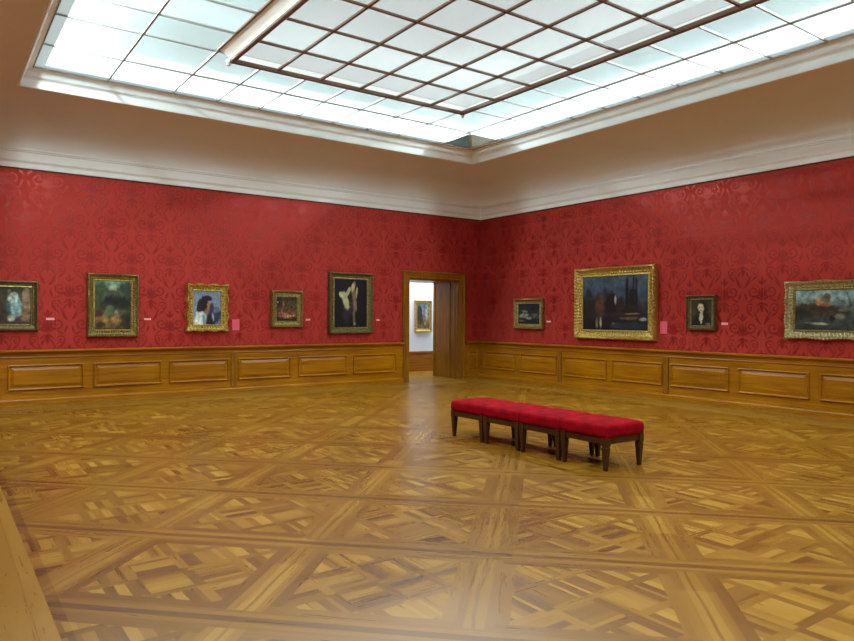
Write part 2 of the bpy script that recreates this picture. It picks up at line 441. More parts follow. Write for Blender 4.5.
# ------------------------------------------------------------------ wainscot
def wainscot(name, wall, a0, a1, panels, pilasters, wood):
    f = MAP[wall]
    root = struct(empty(name, f((a0+a1)/2, 0, 0)))
    off = Vector(root.location)
    g = lambda a, d, z: tuple(Vector(f(a, d, z)) - off)
    bm = bmesh.new(); box(bm, a0, a1, 0, 0.035, 0.0, 0.86, g); link('backing_board', bm, wood, root)
    pr = [(0, 0), (0.062, 0), (0.062, 0.075), (0.056, 0.092), (0.045, 0.10), (0.035, 0.105), (0, 0.105)]
    bm = bmesh.new(); sweep(bm, pr, (a0, a1), g); link('baseboard', bm, wood, root)
    pr = [(0.035, 0.80), (0.045, 0.80), (0.052, 0.815), (0.045, 0.83), (0.045, 0.865), (0.06, 0.875), (0.075, 0.895), (0.11, 0.905), (0.125, 0.915), (0.125, 0.935), (0.118, 0.943), (0, 0.943)]
    bm = bmesh.new(); sweep(bm, pr, (a0, a1), g); link('chair_rail', bm, wood, root)
    for (p0, p1) in panels:
        z0, z1 = 0.255, 0.69
        bm = bmesh.new()
        steps = [(0.0, 0.035), (0.003, 0.062), (0.014, 0.068), (0.026, 0.060), (0.034, 0.036), (0.046, 0.036), (0.090, 0.050), (0.096, 0.052)]
        rows = []
        for (ins, dd) in steps:
            rows.append([bm.verts.new(g(a, dd, z)) for a, z in ((p0+ins, z0+ins), (p1-ins, z0+ins), (p1-ins, z1-ins), (p0+ins, z1-ins))])
        for r1, r2 in zip(rows, rows[1:]):
            for i in range(4): bm.faces.new((r1[i], r1[(i+1) % 4], r2[(i+1) % 4], r2[i]))
        bm.faces.new(rows[-1])
        link('panel', bm, wood, root)
    for c in pilasters:
        bm = bmesh.new(); box(bm, c-0.055, c+0.055, 0.035, 0.062, 0.105, 0.80, g); link('pilaster', bm, M['wood_z'], root, bevel=0.006)
    return root
wainscot('trim_wainscot_left', 'L', -LX, -2.41, [(-11.77, -10.60), (-10.44, -9.27), (-9.11, -7.93), (-7.79, -6.62), (-6.43, -5.28), (-5.11, -3.92), (-3.76, -2.60)], [-6.525, -11.9], M['wood_x'])
wainscot('trim_wainscot_corner', 'L', -0.53, -0.0, [(-0.42, -0.12)], [], M['wood_x'])
wainscot('trim_wainscot_right', 'R', -W, -0.0, [(-1.37, -0.19), (-2.72, -1.53), (-4.14, -2.92), (-5.49, -4.27), (-6.86, -5.66), (-8.23, -7.03), (-9.59, -8.39), (-10.96, -9.76), (-12.2, -11.12), (-13.6, -12.4)], [-5.575, -2.82, -9.675], M['wood_y'])
wainscot('trim_wainscot_back', 'F', -LX, 0, [(-11.5+1.33*i, -10.33+1.33*i) for i in range(8)], [], M['wood_x'])
wainscot('trim_wainscot_near', 'N', -W, 0, [(-W+0.4+1.35*i, -W+1.6+1.35*i) for i in range(12)], [], M['wood_y'])

# ------------------------------------------------------------------ doorway lining and casing
dr = struct(empty('door_1', ((DX0+DX1)/2, 0, 0)))
do = Vector(dr.location)
def dsub(p): return tuple(Vector(p)-do)
# casing: swept profile up, over, down (outer edge .18 outside the opening)
cas = [(0.0, 0.06), (0.0, 0.0)]
prof = [(0.19, 0.0), (0.19, 0.055), (0.175, 0.075), (0.15, 0.075), (0.14, 0.06), (0.12, 0.055), (0.05, 0.045), (0.04, 0.055), (0.02, 0.058), (0.008, 0.045), (0.0, 0.03), (0.0, -0.01)]
bm = bmesh.new()
pts = [((DX0, -1, 0), 0.0), ((DX0, -1, 1), DH), ((DX1, 1, 1), DH), ((DX1, 1, 0), 0.0)]
rows = []
for (x, sx, tz), zz in pts:
    rows.append([bm.verts.new(dsub((x + sx*o, -h, (zz + o*tz)))) for (o, h) in prof])
for a, b_ in zip(rows, rows[1:]):
    for j in range(len(prof)-1): bm.faces.new((a[j], a[j+1], b_[j+1], b_[j]))
link('casing', bm, M['wood_z'], dr)
# lining boards of the deep reveal, with a stop moulding near the room side
def lin_side(x, s, name):
    bm = bmesh.new()
    box(bm, min(x, x-s*0.02), max(x, x-s*0.02), 0.0, TR, 0, DH, lambda *p: dsub(p))
    link(name, bm, M['wood_z'], dr)
    for (y0, y1, t) in ((0.10, 0.16, 0.035), (0.30, 0.36, 0.045), (TR-0.1, TR-0.02, 0.035)):
        bm = bmesh.new(); box(bm, min(x-s*0.02, x-s*t), max(x-s*0.02, x-s*t), y0, y1, 0, DH-0.02, lambda *p: dsub(p))
        link('stop_moulding', bm, M['wood_z'], dr, bevel=0.006)
lin_side(DX0, -1, 'reveal_lining'); lin_side(DX1, 1, 'reveal_lining')
bm = bmesh.new(); box(bm, DX0, DX1, 0, TR, DH-0.02, DH, lambda *p: dsub(p)); link('head_lining', bm, M['wood_x'], dr)

# ------------------------------------------------------------------ skylight
GZ = 5.27
XS = [-10.25, -9.22, -8.226, -7.477, -6.728, -5.979, -5.231, -4.482, -3.733, -2.72, -1.75]
YS = [-1.77, -2.856, -4.02] + [-4.02-0.745*i for i in range(1, 14)]
YS += [-W+2.856, -W+1.77]
BX0, BX1, BY0, BY1 = -8.226, -3.733, -W+4.02, -4.02
sky = empty('skylight', (-6, yc, GZ))
tag(sky, 'outer ring of frosted ceiling panes around the lower central rectangle', 'skylight')
so = Vector(sky.location); S = lambda *p: tuple(Vector(p)-so)
for i in range(len(XS)-1):
    for j in range(len(YS)-1):
        x0, x1, y1, y0 = XS[i], XS[i+1], YS[j], YS[j+1]
        if x0 >= BX0-0.01 and x1 <= BX1+0.01 and y0 >= BY0-0.01 and y1 <= BY1+0.01: continue
        if i == len(XS)-2 and j == 0: continue
        bm = bmesh.new(); vs = [bm.verts.new(S(*p)) for p in ((x0, y0, GZ), (x1, y0, GZ), (x1, y1, GZ), (x0, y1, GZ))]
        bm.faces.new(vs); link('pane', bm, M['pane_outer'], sky)
def barx(y, x0, x1, w, h, z, m, par, T, nm='glazing_bar'):
    bm = bmesh.new(); box(bm, x0, x1, y-w/2, y+w/2, z-h, z+0.01, T); link(nm, bm, m, par)
def bary(x, y0, y1, w, h, z, m, par, T, nm='glazing_bar'):
    bm = bmesh.new(); box(bm, x-w/2, x+w/2, y0, y1, z-h, z+0.01, T); link(nm, bm, m, par)
for i, x in enumerate(XS):
    w = 0.016 if i in (0, len(XS)-1) else 0.026
    if BX0+0.1 < x < BX1-0.1:
        bary(x, BY1, YS[0], w, 0.02, GZ, M['grey_bar'], sky, S); bary(x, YS[-1], BY0, w, 0.02, GZ, M['grey_bar'], sky, S)
    else: bary(x, YS[-1], YS[0], w, 0.02, GZ, M['grey_bar'], sky, S)
for j, y in enumerate(YS):
    w = 0.016 if j in (0, len(YS)-1) else 0.022
    if BY0+0.1 < y < BY1-0.1:
        barx(y, XS[0], BX0, w, 0.02, GZ, M['grey_bar'], sky, S); barx(y, BX1, XS[-1], w, 0.02, GZ, M['grey_bar'], sky, S)
    else: barx(y, XS[0], XS[-1], w, 0.02, GZ, M['grey_bar'], sky, S)

# dropped central panel
IX0, IX1, IY1, IY0, IZ = -8.085, -3.96, -4.19, -W+4.19, 5.105
lay = empty('suspended_light_panel', (-6, yc, IZ))
tag(lay, 'lower central rectangle of frosted ceiling glass framed by a brown rail', 'skylight')
lo_ = Vector(lay.location); T = lambda *p: tuple(Vector(p)-lo_)
IXS = [IX0+(IX1-IX0)*i/6 for i in range(7)]; NI = 11
IYS = [IY1+(IY0-IY1)*i/NI for i in range(NI+1)]
IG = IZ + 0.03
for i in range(6):
    for j in range(NI):
        bm = bmesh.new(); bm.faces.new([bm.verts.new(T(*p)) for p in ((IXS[i], IYS[j+1], IG), (IXS[i+1], IYS[j+1], IG), (IXS[i+1], IYS[j], IG), (IXS[i], IYS[j], IG))])
        link('pane', bm, M['pane_inner'], lay)
for x in IXS[1:-1]: bary(x, IY0, IY1, 0.032, 0.028, IG, M['brown_bar'], lay, T)
for y in IYS[1:-1]: barx(y, IX0, IX1, 0.030, 0.026, IG, M['brown_bar'], lay, T)
def rect_sweep(prof, nm, m, smooth=False):
    """prof: (outset, z) around the inner rectangle"""
    bm = bmesh.new(); rows = []
    for (o, z) in prof:
        rows.append([bm.verts.new(T(*p)) for p in ((IX0-o, IY0-o*0.7, z), (IX1+o, IY0-o*0.7, z), (IX1+o, IY1+o*0.7, z), (IX0-o, IY1+o*0.7, z))])
    for a, b_ in zip(rows, rows[1:]):
        for i in range(4): bm.faces.new((a[i], a[(i+1) % 4], b_[(i+1) % 4], b_[i]))
    return link(nm, bm, m, lay, smooth=False)
rect_sweep([(-0.035, IG+0.005), (-0.035, IZ-0.02), (-0.02, IZ-0.03), (0.015, IZ-0.03), (0.03, IZ-0.018), (0.03, IZ+0.012), (0.012, IZ+0.03)], 'rim_rail', M['brown_bar'])
sk = []
for i in range(9):
    t = i/8; sk.append((0.026 + 0.125*t**1.5, IZ + 0.012 + (GZ-0.012-IZ-0.012)*t**0.85))
rect_sweep(sk, 'curved_skirt', M['skirt'])
rect_sweep([(0.135, GZ-0.022), (0.165, GZ-0.022), (0.165, GZ+0.01)], 'top_fillet', M['brown_bar'])
for (x, y) in ((IX0-0.03, IY1+0.03), (IX1+0.03, IY1+0.03), (IX0-0.03, IY0-0.03), (IX1+0.03, IY0-0.03)):
    bm = bmesh.new()
    bmesh.ops.create_cone(bm, cap_ends=True, segments=20, radius1=0.034, radius2=0.040, depth=0.06, matrix=Matrix.Translation(T(x, y, IZ-0.01)))
    bmesh.ops.create_uvsphere(bm, u_segments=16, v_segments=8, radius=0.033, matrix=Matrix.Translation(T(x, y, IZ-0.045)) @ Matrix.Diagonal((1, 1, 0.7, 1)))
    link('corner_knob', bm, M['skirt'], lay, smooth=True)

# ventilation opening in the corner cell
vx0, vx1, vy0, vy1 = -2.72, -1.75, -2.856, -1.77
vent = empty('ventilation_panel', ((vx0+vx1)/2, (vy0+vy1)/2, GZ))
tag(vent, 'dark mesh vent with a white diagonal bar in the corner of the glass ceiling', 'vent')
vo = Vector(vent.location); VT = lambda *p: tuple(Vector(p)-vo)
e = 0.09
def prism(tri, z0, z1, m):
    bm = bmesh.new(); bm.faces.new([bm.verts.new(VT(x, y, z0)) for x, y in tri])
    return link('mesh_panel', bm, m, vent)
prism([(vx0+e, vy0+e), (vx1-e, vy1-e), (vx0+e, vy1-e)], GZ-0.008, GZ+0.004, M['vent_dark'])
o = prism([(vx0+e, vy0+e), (vx1-e, vy0+e), (vx1-e, vy1-e)], GZ-0.008, GZ+0.004, M['vent_grey']); o['label'] = 'lighter grey half of the mesh'
bm = bmesh.new()
for q in ((vx0, vx1, vy0, vy0+e), (vx0, vx1, vy1-e, vy1), (vx0, vx0+e, vy0+e, vy1-e), (vx1-e, vx1, vy0+e, vy1-e)):
    bm.faces.new([bm.verts.new(VT(x, y, GZ-0.002)) for x, y in ((q[0], q[2]), (q[1], q[2]), (q[1], q[3]), (q[0], q[3]))])
link('border', bm, M['vent_border'], vent)
bm = bmesh.new()
dv = Vector((vx1-vx0, vy1-vy0, 0)).normalized(); nv = Vector((-dv.y, dv.x, 0))*0.022
c0 = Vector((vx0+e, vy0+e, 0)); c1 = Vector((vx1-e, vy1-e, 0)); vs = []
for z in (GZ-0.03, GZ+0.01):
    for p in (c0-nv, c1-nv, c1+nv, c0+nv): vs.append(bm.verts.new(VT(p.x, p.y, z)))
for q in ((0, 1, 2, 3), (4, 5, 6, 7), (0, 1, 5, 4), (1, 2, 6, 5), (2, 3, 7, 6), (3, 0, 4, 7)): bm.faces.new([vs[i] for i in q])
link('diagonal_bar', bm, M['vent_border'], vent)

# ------------------------------------------------------------------ stools pushed together as a bench
def make_stool():
    root = empty('upholstered_stool', (0, 0, 0))
    hx, hy = 0.300, 0.312
    bm = bmesh.new()
    t = 0.024
    box(bm, -hx+0.03, hx-0.03, -hy+0.012, -hy+0.012+t, 0.268, 0.340); box(bm, -hx+0.03, hx-0.03, hy-0.012-t, hy-0.012, 0.268, 0.340)
    box(bm, -hx+0.012, -hx+0.012+t, -hy+0.03, hy-0.03, 0.268, 0.340); box(bm, hx-0.012-t, hx-0.012, -hy+0.03, hy-0.03, 0.268, 0.340)
    link('apron', bm, M['bench_wood'], root, bevel=0.004)
    bm = bmesh.new(); box(bm, -hx+0.02, hx-0.02, -hy+0.02, hy-0.02, 0.32, 0.336); link('seat_board', bm, M['bench_wood'], root)
    # cushion: lofted rounded rectangle, domed
    bm = bmesh.new(); rows = []
    def rr(hx_, hy_, r, z, n=5):
        out = []
        for cx, cy, a0 in ((hx_-r, hy_-r, 0), (-hx_+r, hy_-r, 90), (-hx_+r, -hy_+r, 180), (hx_-r, -hy_+r, 270)):
            for k in range(n+1):
                a = math.radians(a0+90*k/n); out.append(bm.verts.new((cx+r*math.cos(a), cy+r*math.sin(a), z)))
        return out
    for (ins, z, r) in ((0.010, 0.335, 0.02), (-0.002, 0.342, 0.022), (-0.006, 0.37, 0.024), (-0.007, 0.42, 0.024), (-0.003, 0.442, 0.026), (0.006, 0.456, 0.03), (0.025, 0.467, 0.035), (0.07, 0.478, 0.04), (0.14, 0.487, 0.05), (0.22, 0.491, 0.04)):
        rows.append(rr(hx-ins, hy-max(ins*0.8, -0.006), r, z))
    for a, b_ in zip(rows, rows[1:]):
        for i in range(len(a)): bm.faces.new((a[i], a[(i+1) % len(a)], b_[(i+1) % len(a)], b_[i]))
    bm.faces.new(rows[-1]); bm.faces.new(rows[0])
    link('cushion', bm, M['velvet'], root, smooth=True)
    for sx in (-1, 1):
        for sy in (-1, 1):
            bm = bmesh.new(); cx, cy = sx*(hx-0.034), sy*(hy-0.034); rows = []
            prof = [(0.0, 0.016), (0.008, 0.019), (0.03, 0.019), (0.22, 0.031), (0.236, 0.032), (0.238, 0.028), (0.246, 0.028), (0.249, 0.034), (0.338, 0.034)]
            for z, h in prof:
                # tapers towards the outer corner
                ox, oy = cx, cy
                rows.append([bm.verts.new((ox+a*h, oy+b*h, z)) for a, b in ((-1, -1), (1, -1), (1, 1), (-1, 1))])
            for a, b_ in zip(rows, rows[1:]):
                for i in range(4): bm.faces.new((a[i], a[(i+1) % 4], b_[(i+1) % 4], b_[i]))
            bm.faces.new(rows[0]); bm.faces.new(rows[-1])
            link('leg', bm, M['bench_wood'], root, bevel=0.003)
    return root
SL = ['red velvet stool with tapered wooden legs at the far left end of the bench row',
      'red velvet stool, second in the bench row from the doorway end',
      'red velvet stool, third in the bench row, just behind the nearest one',
      'red velvet stool at the near right end of the bench row, its side fully visible']
st0 = make_stool()
for i in range(4):
    if i == 0: o = st0
    else:
        o = st0.copy(); COL.objects.link(o)
        for ch in st0.children:
            c = ch.copy(); COL.objects.link(c); c.parent = o
    o.location = (-5.69, -6.842-0.640*i, 0)
    tag(o, SL[i], 'stool', 'velvet stools pushed together into a long bench')

# ------------------------------------------------------------------ pictures
def n2(x, y, s=0.0): return mnoise.fractal(Vector((x, y, s)), 0.8, 2.0, 4)
def mixc(a, b, t): t = max(0.0, min(1.0, t)); return tuple(a[i]*(1-t)+b[i]*t for i in range(3))
def painter(bg, blobs, seed=0.0, mottle=0.25, nscale=7.0, asp=1.0):
    """bg(u, v) -> rgb 0..255; blobs: (cx, cy, rx, ry, deg, rgb, soft)"""
    def f(u, v):
        c = bg(u, v)
        for (cx, cy, rx, ry, dg, col, soft) in blobs:
            a = math.radians(dg); dx, dy = u-cx, v-cy
            wx = 0.25*n2(u*9*asp, v*9, seed+cx*7)
            px, py = (dx*math.cos(a)+dy*math.sin(a))/rx, (-dx*math.sin(a)+dy*math.cos(a))/ry
            r = math.sqrt(px*px+py*py) + wx
            c = mixc(c, col, (1.0+soft/2-r)/soft)
        k = 1.0 + mottle*n2(u*nscale*asp, v*nscale, seed+3.3)*1.2
        return tuple(max(0, min(255, q*k)) for q in c)
    return f
def bands(*stops):   # v from 0 bottom to 1 top
    def f(u, v):
        v = v + 0.05*n2(u*4, v*4, 9.0)
        if v <= stops[0][0]: return stops[0][1]
        for (a, ca), (b, cb) in zip(stops, stops[1:]):
            if v <= b: return mixc(ca, cb, (v-a)/(b-a))
        return stops[-1][1]
    return f

def picture(wall, a0, a1, z0, z1, fw_, depth, mats, fn, label, orn=0.3, scallop=0.0, bead=0.06, liner=0.02, group='framed paintings in the red gallery', yb=None, lean=0.0):
    """a0..a1 z0..z1: outer rectangle of the frame; fw_: frame width; mats: (body, inner edge)"""
    f = MAP[wall]
    am, zm = (a0+a1)/2, (z0+z1)/2
    root = empty('framed_painting', f(am, 0.0, z0) if yb is None else (am, yb, z0))
    base = Vector(f(am, 0.0, z0))
    def g(a, d, z): return tuple(Vector(f(a, d + lean*(z-z0), z)) - base)
    w, h = a1-a0, z1-z0
    sg = 1
    # cross profile: (inset fraction of width, height fraction of depth, ornament weight)
    prof = [(0.0, 0.0, 0), (0.0, 0.45, 0), (0.03, 0.75, 0.3), (0.10, 0.97, 1.0), (0.20, 1.0, 1.0), (0.30, 0.82, 0.6), (0.40, 0.62, 0.3), (0.52, 0.52, 0.7), (0.66, 0.50, 0.8), (0.76, 0.42, 0.3), (0.82, 0.50, 0.0), (0.90, 0.54, 0.5), (0.96, 0.48, 0), (1.0, 0.36, 0)]
    def build(p0, p1, m, nm):
        bm = bmesh.new()
        pp = prof[p0:p1]
        corners = [((a0, z0), (1, 1)), ((a1, z0), (-1, 1)), ((a1, z1), (-1, -1)), ((a0, z1), (1, -1))]
        for k in range(4):
            (xa, za), (da, ea) = corners[k]; (xb, zb), (db, eb) = corners[(k+1) % 4]
            L = abs(xb-xa)+abs(zb-za); n = max(8, int(L/bead*4)); rows = []
            for i in range(n+1):
                t = i/n; row = []
                env = min(1, 8*t, 8*(1-t))
                for (ins, hh, ow) in pp:
                    I = ins*fw_
                    x1, zz1 = xa+da*I, za+ea*I; x2, zz2 = xb+db*I, zb+eb*I
                    px, pz = x1+(x2-x1)*t, zz1+(zz2-zz1)*t
                    wv = math.sin(2*math.pi*t*L/bead)*math.cos(ins*9)
                    d_ = depth*hh + depth*orn*0.35*ow*wv*env
                    if scallop and ins < 0.25:
                        s_ = scallop*(math.cos(2*math.pi*t*3) - 0.2)*(0.25-ins)/0.25*0.8
                        if xa == xb or abs(xb-xa) < 1e-6: px += -s_*da
                        else: pz += -s_*ea
                        d_ += scallop*0.6*math.cos(2*math.pi*t*3)
                    row.append(bm.verts.new(g(px, max(d_, 0.002) if hh > 0 else 0.0, pz)))
                rows.append(row)
            for r1, r2 in zip(rows, rows[1:]):
                for j in range(len(pp)-1): bm.faces.new((r1[j], r1[j+1], r2[j+1], r2[j]))
        bmesh.ops.remove_doubles(bm, verts=bm.verts, dist=0.0004)
        return link(nm, bm, m, root)
    build(0, 10, mats[0], 'frame')
    build(9, 14, mats[1], 'inner_moulding')
    bm = bmesh.new(); box(bm, a0+0.03, a1-0.03, 0.0, 0.012, z0+0.03, z1-0.03, g); link('backing', bm, M['gold_dark'], root)
    # canvas with painted pigment
    c0, c1, k0, k1 = a0+fw_*0.985, a1-fw_*0.985, z0+fw_*0.985, z1-fw_*0.985
    nx = max(24, int((c1-c0)/0.011)); nz = max(24, int((k1-k0)/0.011)); nx = min(nx, 150); nz = min(nz, 110)
    bm = bmesh.new(); lay_ = bm.loops.layers.float_color.new('pigment')
    grid = []; cols = {}
    for j in range(nz+1):
        row = []
        for i in range(nx+1):
            u, v = i/nx, j/nz
            # along the left and far walls a grows to the viewer's right, on the right wall it shrinks
            uu = u if wall == 'L' else 1-u
            vt = bm.verts.new(g(c0+(c1-c0)*u, depth*0.36, k0+(k1-k0)*v)); row.append(vt); cols[vt] = (*lin(fn(uu, v)), 1.0)
        grid.append(row)
    for j in range(nz):
        for i in range(nx):
            fc = bm.faces.new((grid[j][i], grid[j][i+1], grid[j+1][i+1], grid[j+1][i]))
            for lp in fc.loops: lp[lay_] = cols[lp.vert]
    link('canvas', bm, M['paint'], root)
    tag(root, label, 'painting', group)
    return root
def par(a, d, wall):
    """shift of a front edge measured on the wall plane to its true place at depth d"""
    c = CAM.x if wall == 'L' else CAM.y; q = -CAM.y if wall == 'L' else -CAM.x
    return c + (a-c)*(q-d)/q
def pic(wall, a0, a1, z0, z1, fw_, depth, *r, **k):
    dd = depth*0.8
    q = -CAM.y if wall == 'L' else -CAM.x
    kk = (q-dd)/q
    A0, A1 = par(a0, dd, wall), par(a1, dd, wall)
    Z0, Z1 = 1.54+(z0-1.54)*kk, 1.54+(z1-1.54)*kk
    return picture(wall, A0, A1, Z0, Z1, fw_, depth, *r, **k)

# 1 pale draped figure among dark foliage (cut by the photo edge)
f1 = painter(bands((0, (52, 40, 34)), (0.3, (70, 60, 48)), (0.7, (74, 66, 50)), (1, (38, 40, 38))),
  [(0.90, 0.62, 0.11, 0.42, 5, (146, 128, 92), 0.6), (0.84, 0.25, 0.12, 0.2, 0, (120, 96, 66), 0.7), (0.60, 0.50, 0.17, 0.34, 6, (126, 160, 158), 0.35), (0.54, 0.70, 0.14, 0.14, -20, (184, 204, 190), 0.4),
   (0.42, 0.46, 0.06, 0.16, 10, (66, 92, 96), 0.7), (0.58, 0.5, 0.05, 0.16, 0, (150, 178, 176), 0.6), (0.44, 0.86, 0.045, 0.07, 0, (120, 120, 104), 0.5), (0.50, 0.15, 0.10, 0.10, 0, (150, 160, 142), 0.6), (0.18, 0.4, 0.2, 0.3, 0, (60, 52, 34), 0.9), (0.5, 0.03, 0.5, 0.05, 0, (64, 50, 46), 0.6)], 1.0, 0.28, 10)
pic('L', -10.78, -9.98, 1.27, 2.13, 0.115, 0.09, (M['gold_dark'], M['gold_dull']), f1,
    'dark framed painting of a pale blue draped figure, cut by the photo edge', orn=0.1)
# 2 wooded landscape
f2 = painter(bands((0, (66, 52, 26)), (0.2, (138, 108, 56)), (0.32, (96, 78, 42)), (0.42, (50, 56, 36)), (0.85, (46, 60, 42)), (0.93, (88, 128, 112)), (1, (104, 150, 134))),
  [(0.55, 0.86, 0.22, 0.07, 0, (142, 150, 124), 0.7), (0.85, 0.84, 0.2, 0.16, 0, (50, 64, 48), 0.4), (0.12, 0.70, 0.14, 0.3, 0, (64, 78, 48), 0.7), (0.5, 0.72, 0.3, 0.08, 0, (70, 74, 54), 0.7), (0.45, 0.58, 0.22, 0.10, 0, (22, 28, 24), 0.6), (0.80, 0.55, 0.18, 0.12, 0, (28, 32, 26), 0.6), (0.42, 0.40, 0.12, 0.12, 0, (74, 92, 68), 0.6), (0.1, 0.33, 0.12, 0.07, 0, (72, 32, 26), 0.6), (0.62, 0.27, 0.18, 0.03, 12, (150, 112, 80), 0.6), (0.58, 0.36, 0.06, 0.05, 0, (110, 116, 96), 0.6), (0.88, 0.18, 0.16, 0.2, 0, (46, 38, 26), 0.6), (0.15, 0.10, 0.14, 0.05, 0, (54, 44, 20), 0.6)], 2.0, 0.28, 9)
pic('L', -9.21, -8.33, 1.15, 2.31, 0.135, 0.12, (M['gold_dull'], M['gold_bright']), f2,
    'upright wooded landscape in a carved gilt frame, right of the pale draped figure', orn=0.5, bead=0.05)
# 3 profile of a woman in a white blouse
f3 = painter(bands((0, (104, 120, 140)), (0.5, (122, 140, 158)), (1, (112, 130, 148))),
  [(0.78, 0.28, 0.26, 0.22, 20, (46, 56, 78), 0.4), (0.80, 0.42, 0.14, 0.08, 0, (84, 104, 132), 0.5), (0.64, 0.12, 0.18, 0.18, 0, (26, 26, 34), 0.5), (0.24, 0.10, 0.24, 0.30, -12, (206, 214, 208), 0.25), (0.12, 0.04, 0.05, 0.10, 0, (236, 238, 228), 0.5), (0.40, 0.12, 0.05, 0.2, 10, (120, 132, 136), 0.6), (0.54, 0.56, 0.10, 0.13, -8, (154, 112, 92), 0.3), (0.45, 0.40, 0.09, 0.08, 20, (140, 100, 82), 0.4),
   (0.34, 0.60, 0.17, 0.24, -15, (26, 18, 24), 0.25), (0.52, 0.79, 0.17, 0.08, -8, (30, 22, 28), 0.3), (0.20, 0.50, 0.08, 0.12, -10, (34, 26, 32), 0.4), (0.66, 0.50, 0.08, 0.14, 0, (60, 44, 50), 0.5), (0.72, 0.22, 0.04, 0.12, 10, (150, 158, 176), 0.6)], 3.0, 0.15, 10)
pic('L', -7.45, -6.62, 1.23, 2.18, 0.145, 0.12, (M['gold_bright'], M['gold_bright']), f3,
    'dark-haired woman in white blouse against blue, in a bright scalloped gold frame', orn=0.55, scallop=0.02, bead=0.07)
# 4 small warm brown picture
f4 = painter(bands((0, (46, 26, 14)), (0.3, (96, 56, 34)), (0.6, (70, 50, 24)), (1, (40, 36, 18))),
  [(0.45, 0.22, 0.32, 0.10, -8, (168, 110, 84), 0.6), (0.20, 0.34, 0.10, 0.14, 0, (130, 76, 48), 0.6), (0.82, 0.28, 0.12, 0.10, 0, (150, 90, 66), 0.6), (0.85, 0.22, 0.03, 0.03, 0, (220, 200, 150), 0.6), (0.35, 0.66, 0.06, 0.22, 0, (118, 86, 34), 0.6), (0.60, 0.62, 0.06, 0.2, 0, (92, 60, 28), 0.6), (0.75, 0.66, 0.12, 0.12, 0, (58, 64, 40), 0.6), (0.1, 0.75, 0.06, 0.16, 0, (30, 24, 14), 0.6), (0.06, 0.78, 0.035, 0.04, 0, (220, 220, 190), 0.5), (0.5, 0.03, 0.5, 0.05, 0, (24, 14, 10), 0.6)], 4.0, 0.5, 13)
pic('L', -5.70, -4.98, 1.315, 2.095, 0.135, 0.11, (M['gold_dull'], M['gold_dull']), f4,
    'small dark brown painting with pinkish shapes in a wide dull gilt frame', orn=0.3)
# 5 tall dark picture
f5 = painter(bands((0, (14, 12, 18)), (0.5, (18, 16, 26)), (1, (14, 13, 22))),
  [(0.36, 0.30, 0.12, 0.22, 0, (44, 36, 46), 0.8), (0.58, 0.55, 0.09, 0.28, -8, (60, 44, 38), 0.6), (0.34, 0.56, 0.085, 0.19, 22, (176, 172, 128), 0.4), (0.20, 0.68, 0.07, 0.06, -40, (188, 184, 144), 0.5), (0.42, 0.74, 0.05, 0.13, -35, (170, 164, 120), 0.5), (0.58, 0.70, 0.055, 0.14, 10, (120, 104, 72), 0.5), (0.56, 0.84, 0.05, 0.10, -18, (176, 160, 112), 0.5), (0.68, 0.74, 0.03, 0.12, -8, (168, 158, 108), 0.5), (0.62, 0.92, 0.02, 0.06, 10, (120, 104, 76), 0.6), (0.63, 0.46, 0.05, 0.16, 12, (122, 100, 84), 0.5), (0.60, 0.20, 0.035, 0.20, 0, (106, 88, 66), 0.5), (0.62, 0.08, 0.04, 0.04, 0, (150, 130, 100), 0.5)], 5.0, 0.12, 10)
pic('L', -4.345, -3.215, 1.16, 2.54, 0.15, 0.10, (M['gold_dark'], M['gold_dull']), f5,
    'tall nearly black painting with a pale twisting shape, left of the doorway', orn=0.15)
# 6 small grey picture right of the corner
f6 = painter(bands((0, (30, 32, 28)), (0.5, (40, 44, 44)), (1, (30, 34, 36))),
  [(0.25, 0.42, 0.24, 0.10, 10, (124, 130, 118), 0.6), (0.30, 0.62, 0.14, 0.07, -10, (108, 114, 104), 0.6), (0.55, 0.62, 0.08, 0.10, 0, (26, 28, 30), 0.5), (0.50, 0.30, 0.14, 0.08, 0, (118, 114, 98), 0.6), (0.80, 0.40, 0.16, 0.12, 0, (76, 82, 80), 0.7), (0.72, 0.75, 0.16, 0.10, 0, (24, 26, 28), 0.6), (0.2, 0.15, 0.14, 0.05, 0, (90, 88, 76), 0.6)], 6.0, 0.45, 12)
pic('R', -2.225, -1.25, 1.275, 2.0, 0.125, 0.10, (M['gold_dull'], M['gold_pale']), f6,
    'small dark grey painting in a gilt frame, nearest the corner on the right wall', orn=0.25)
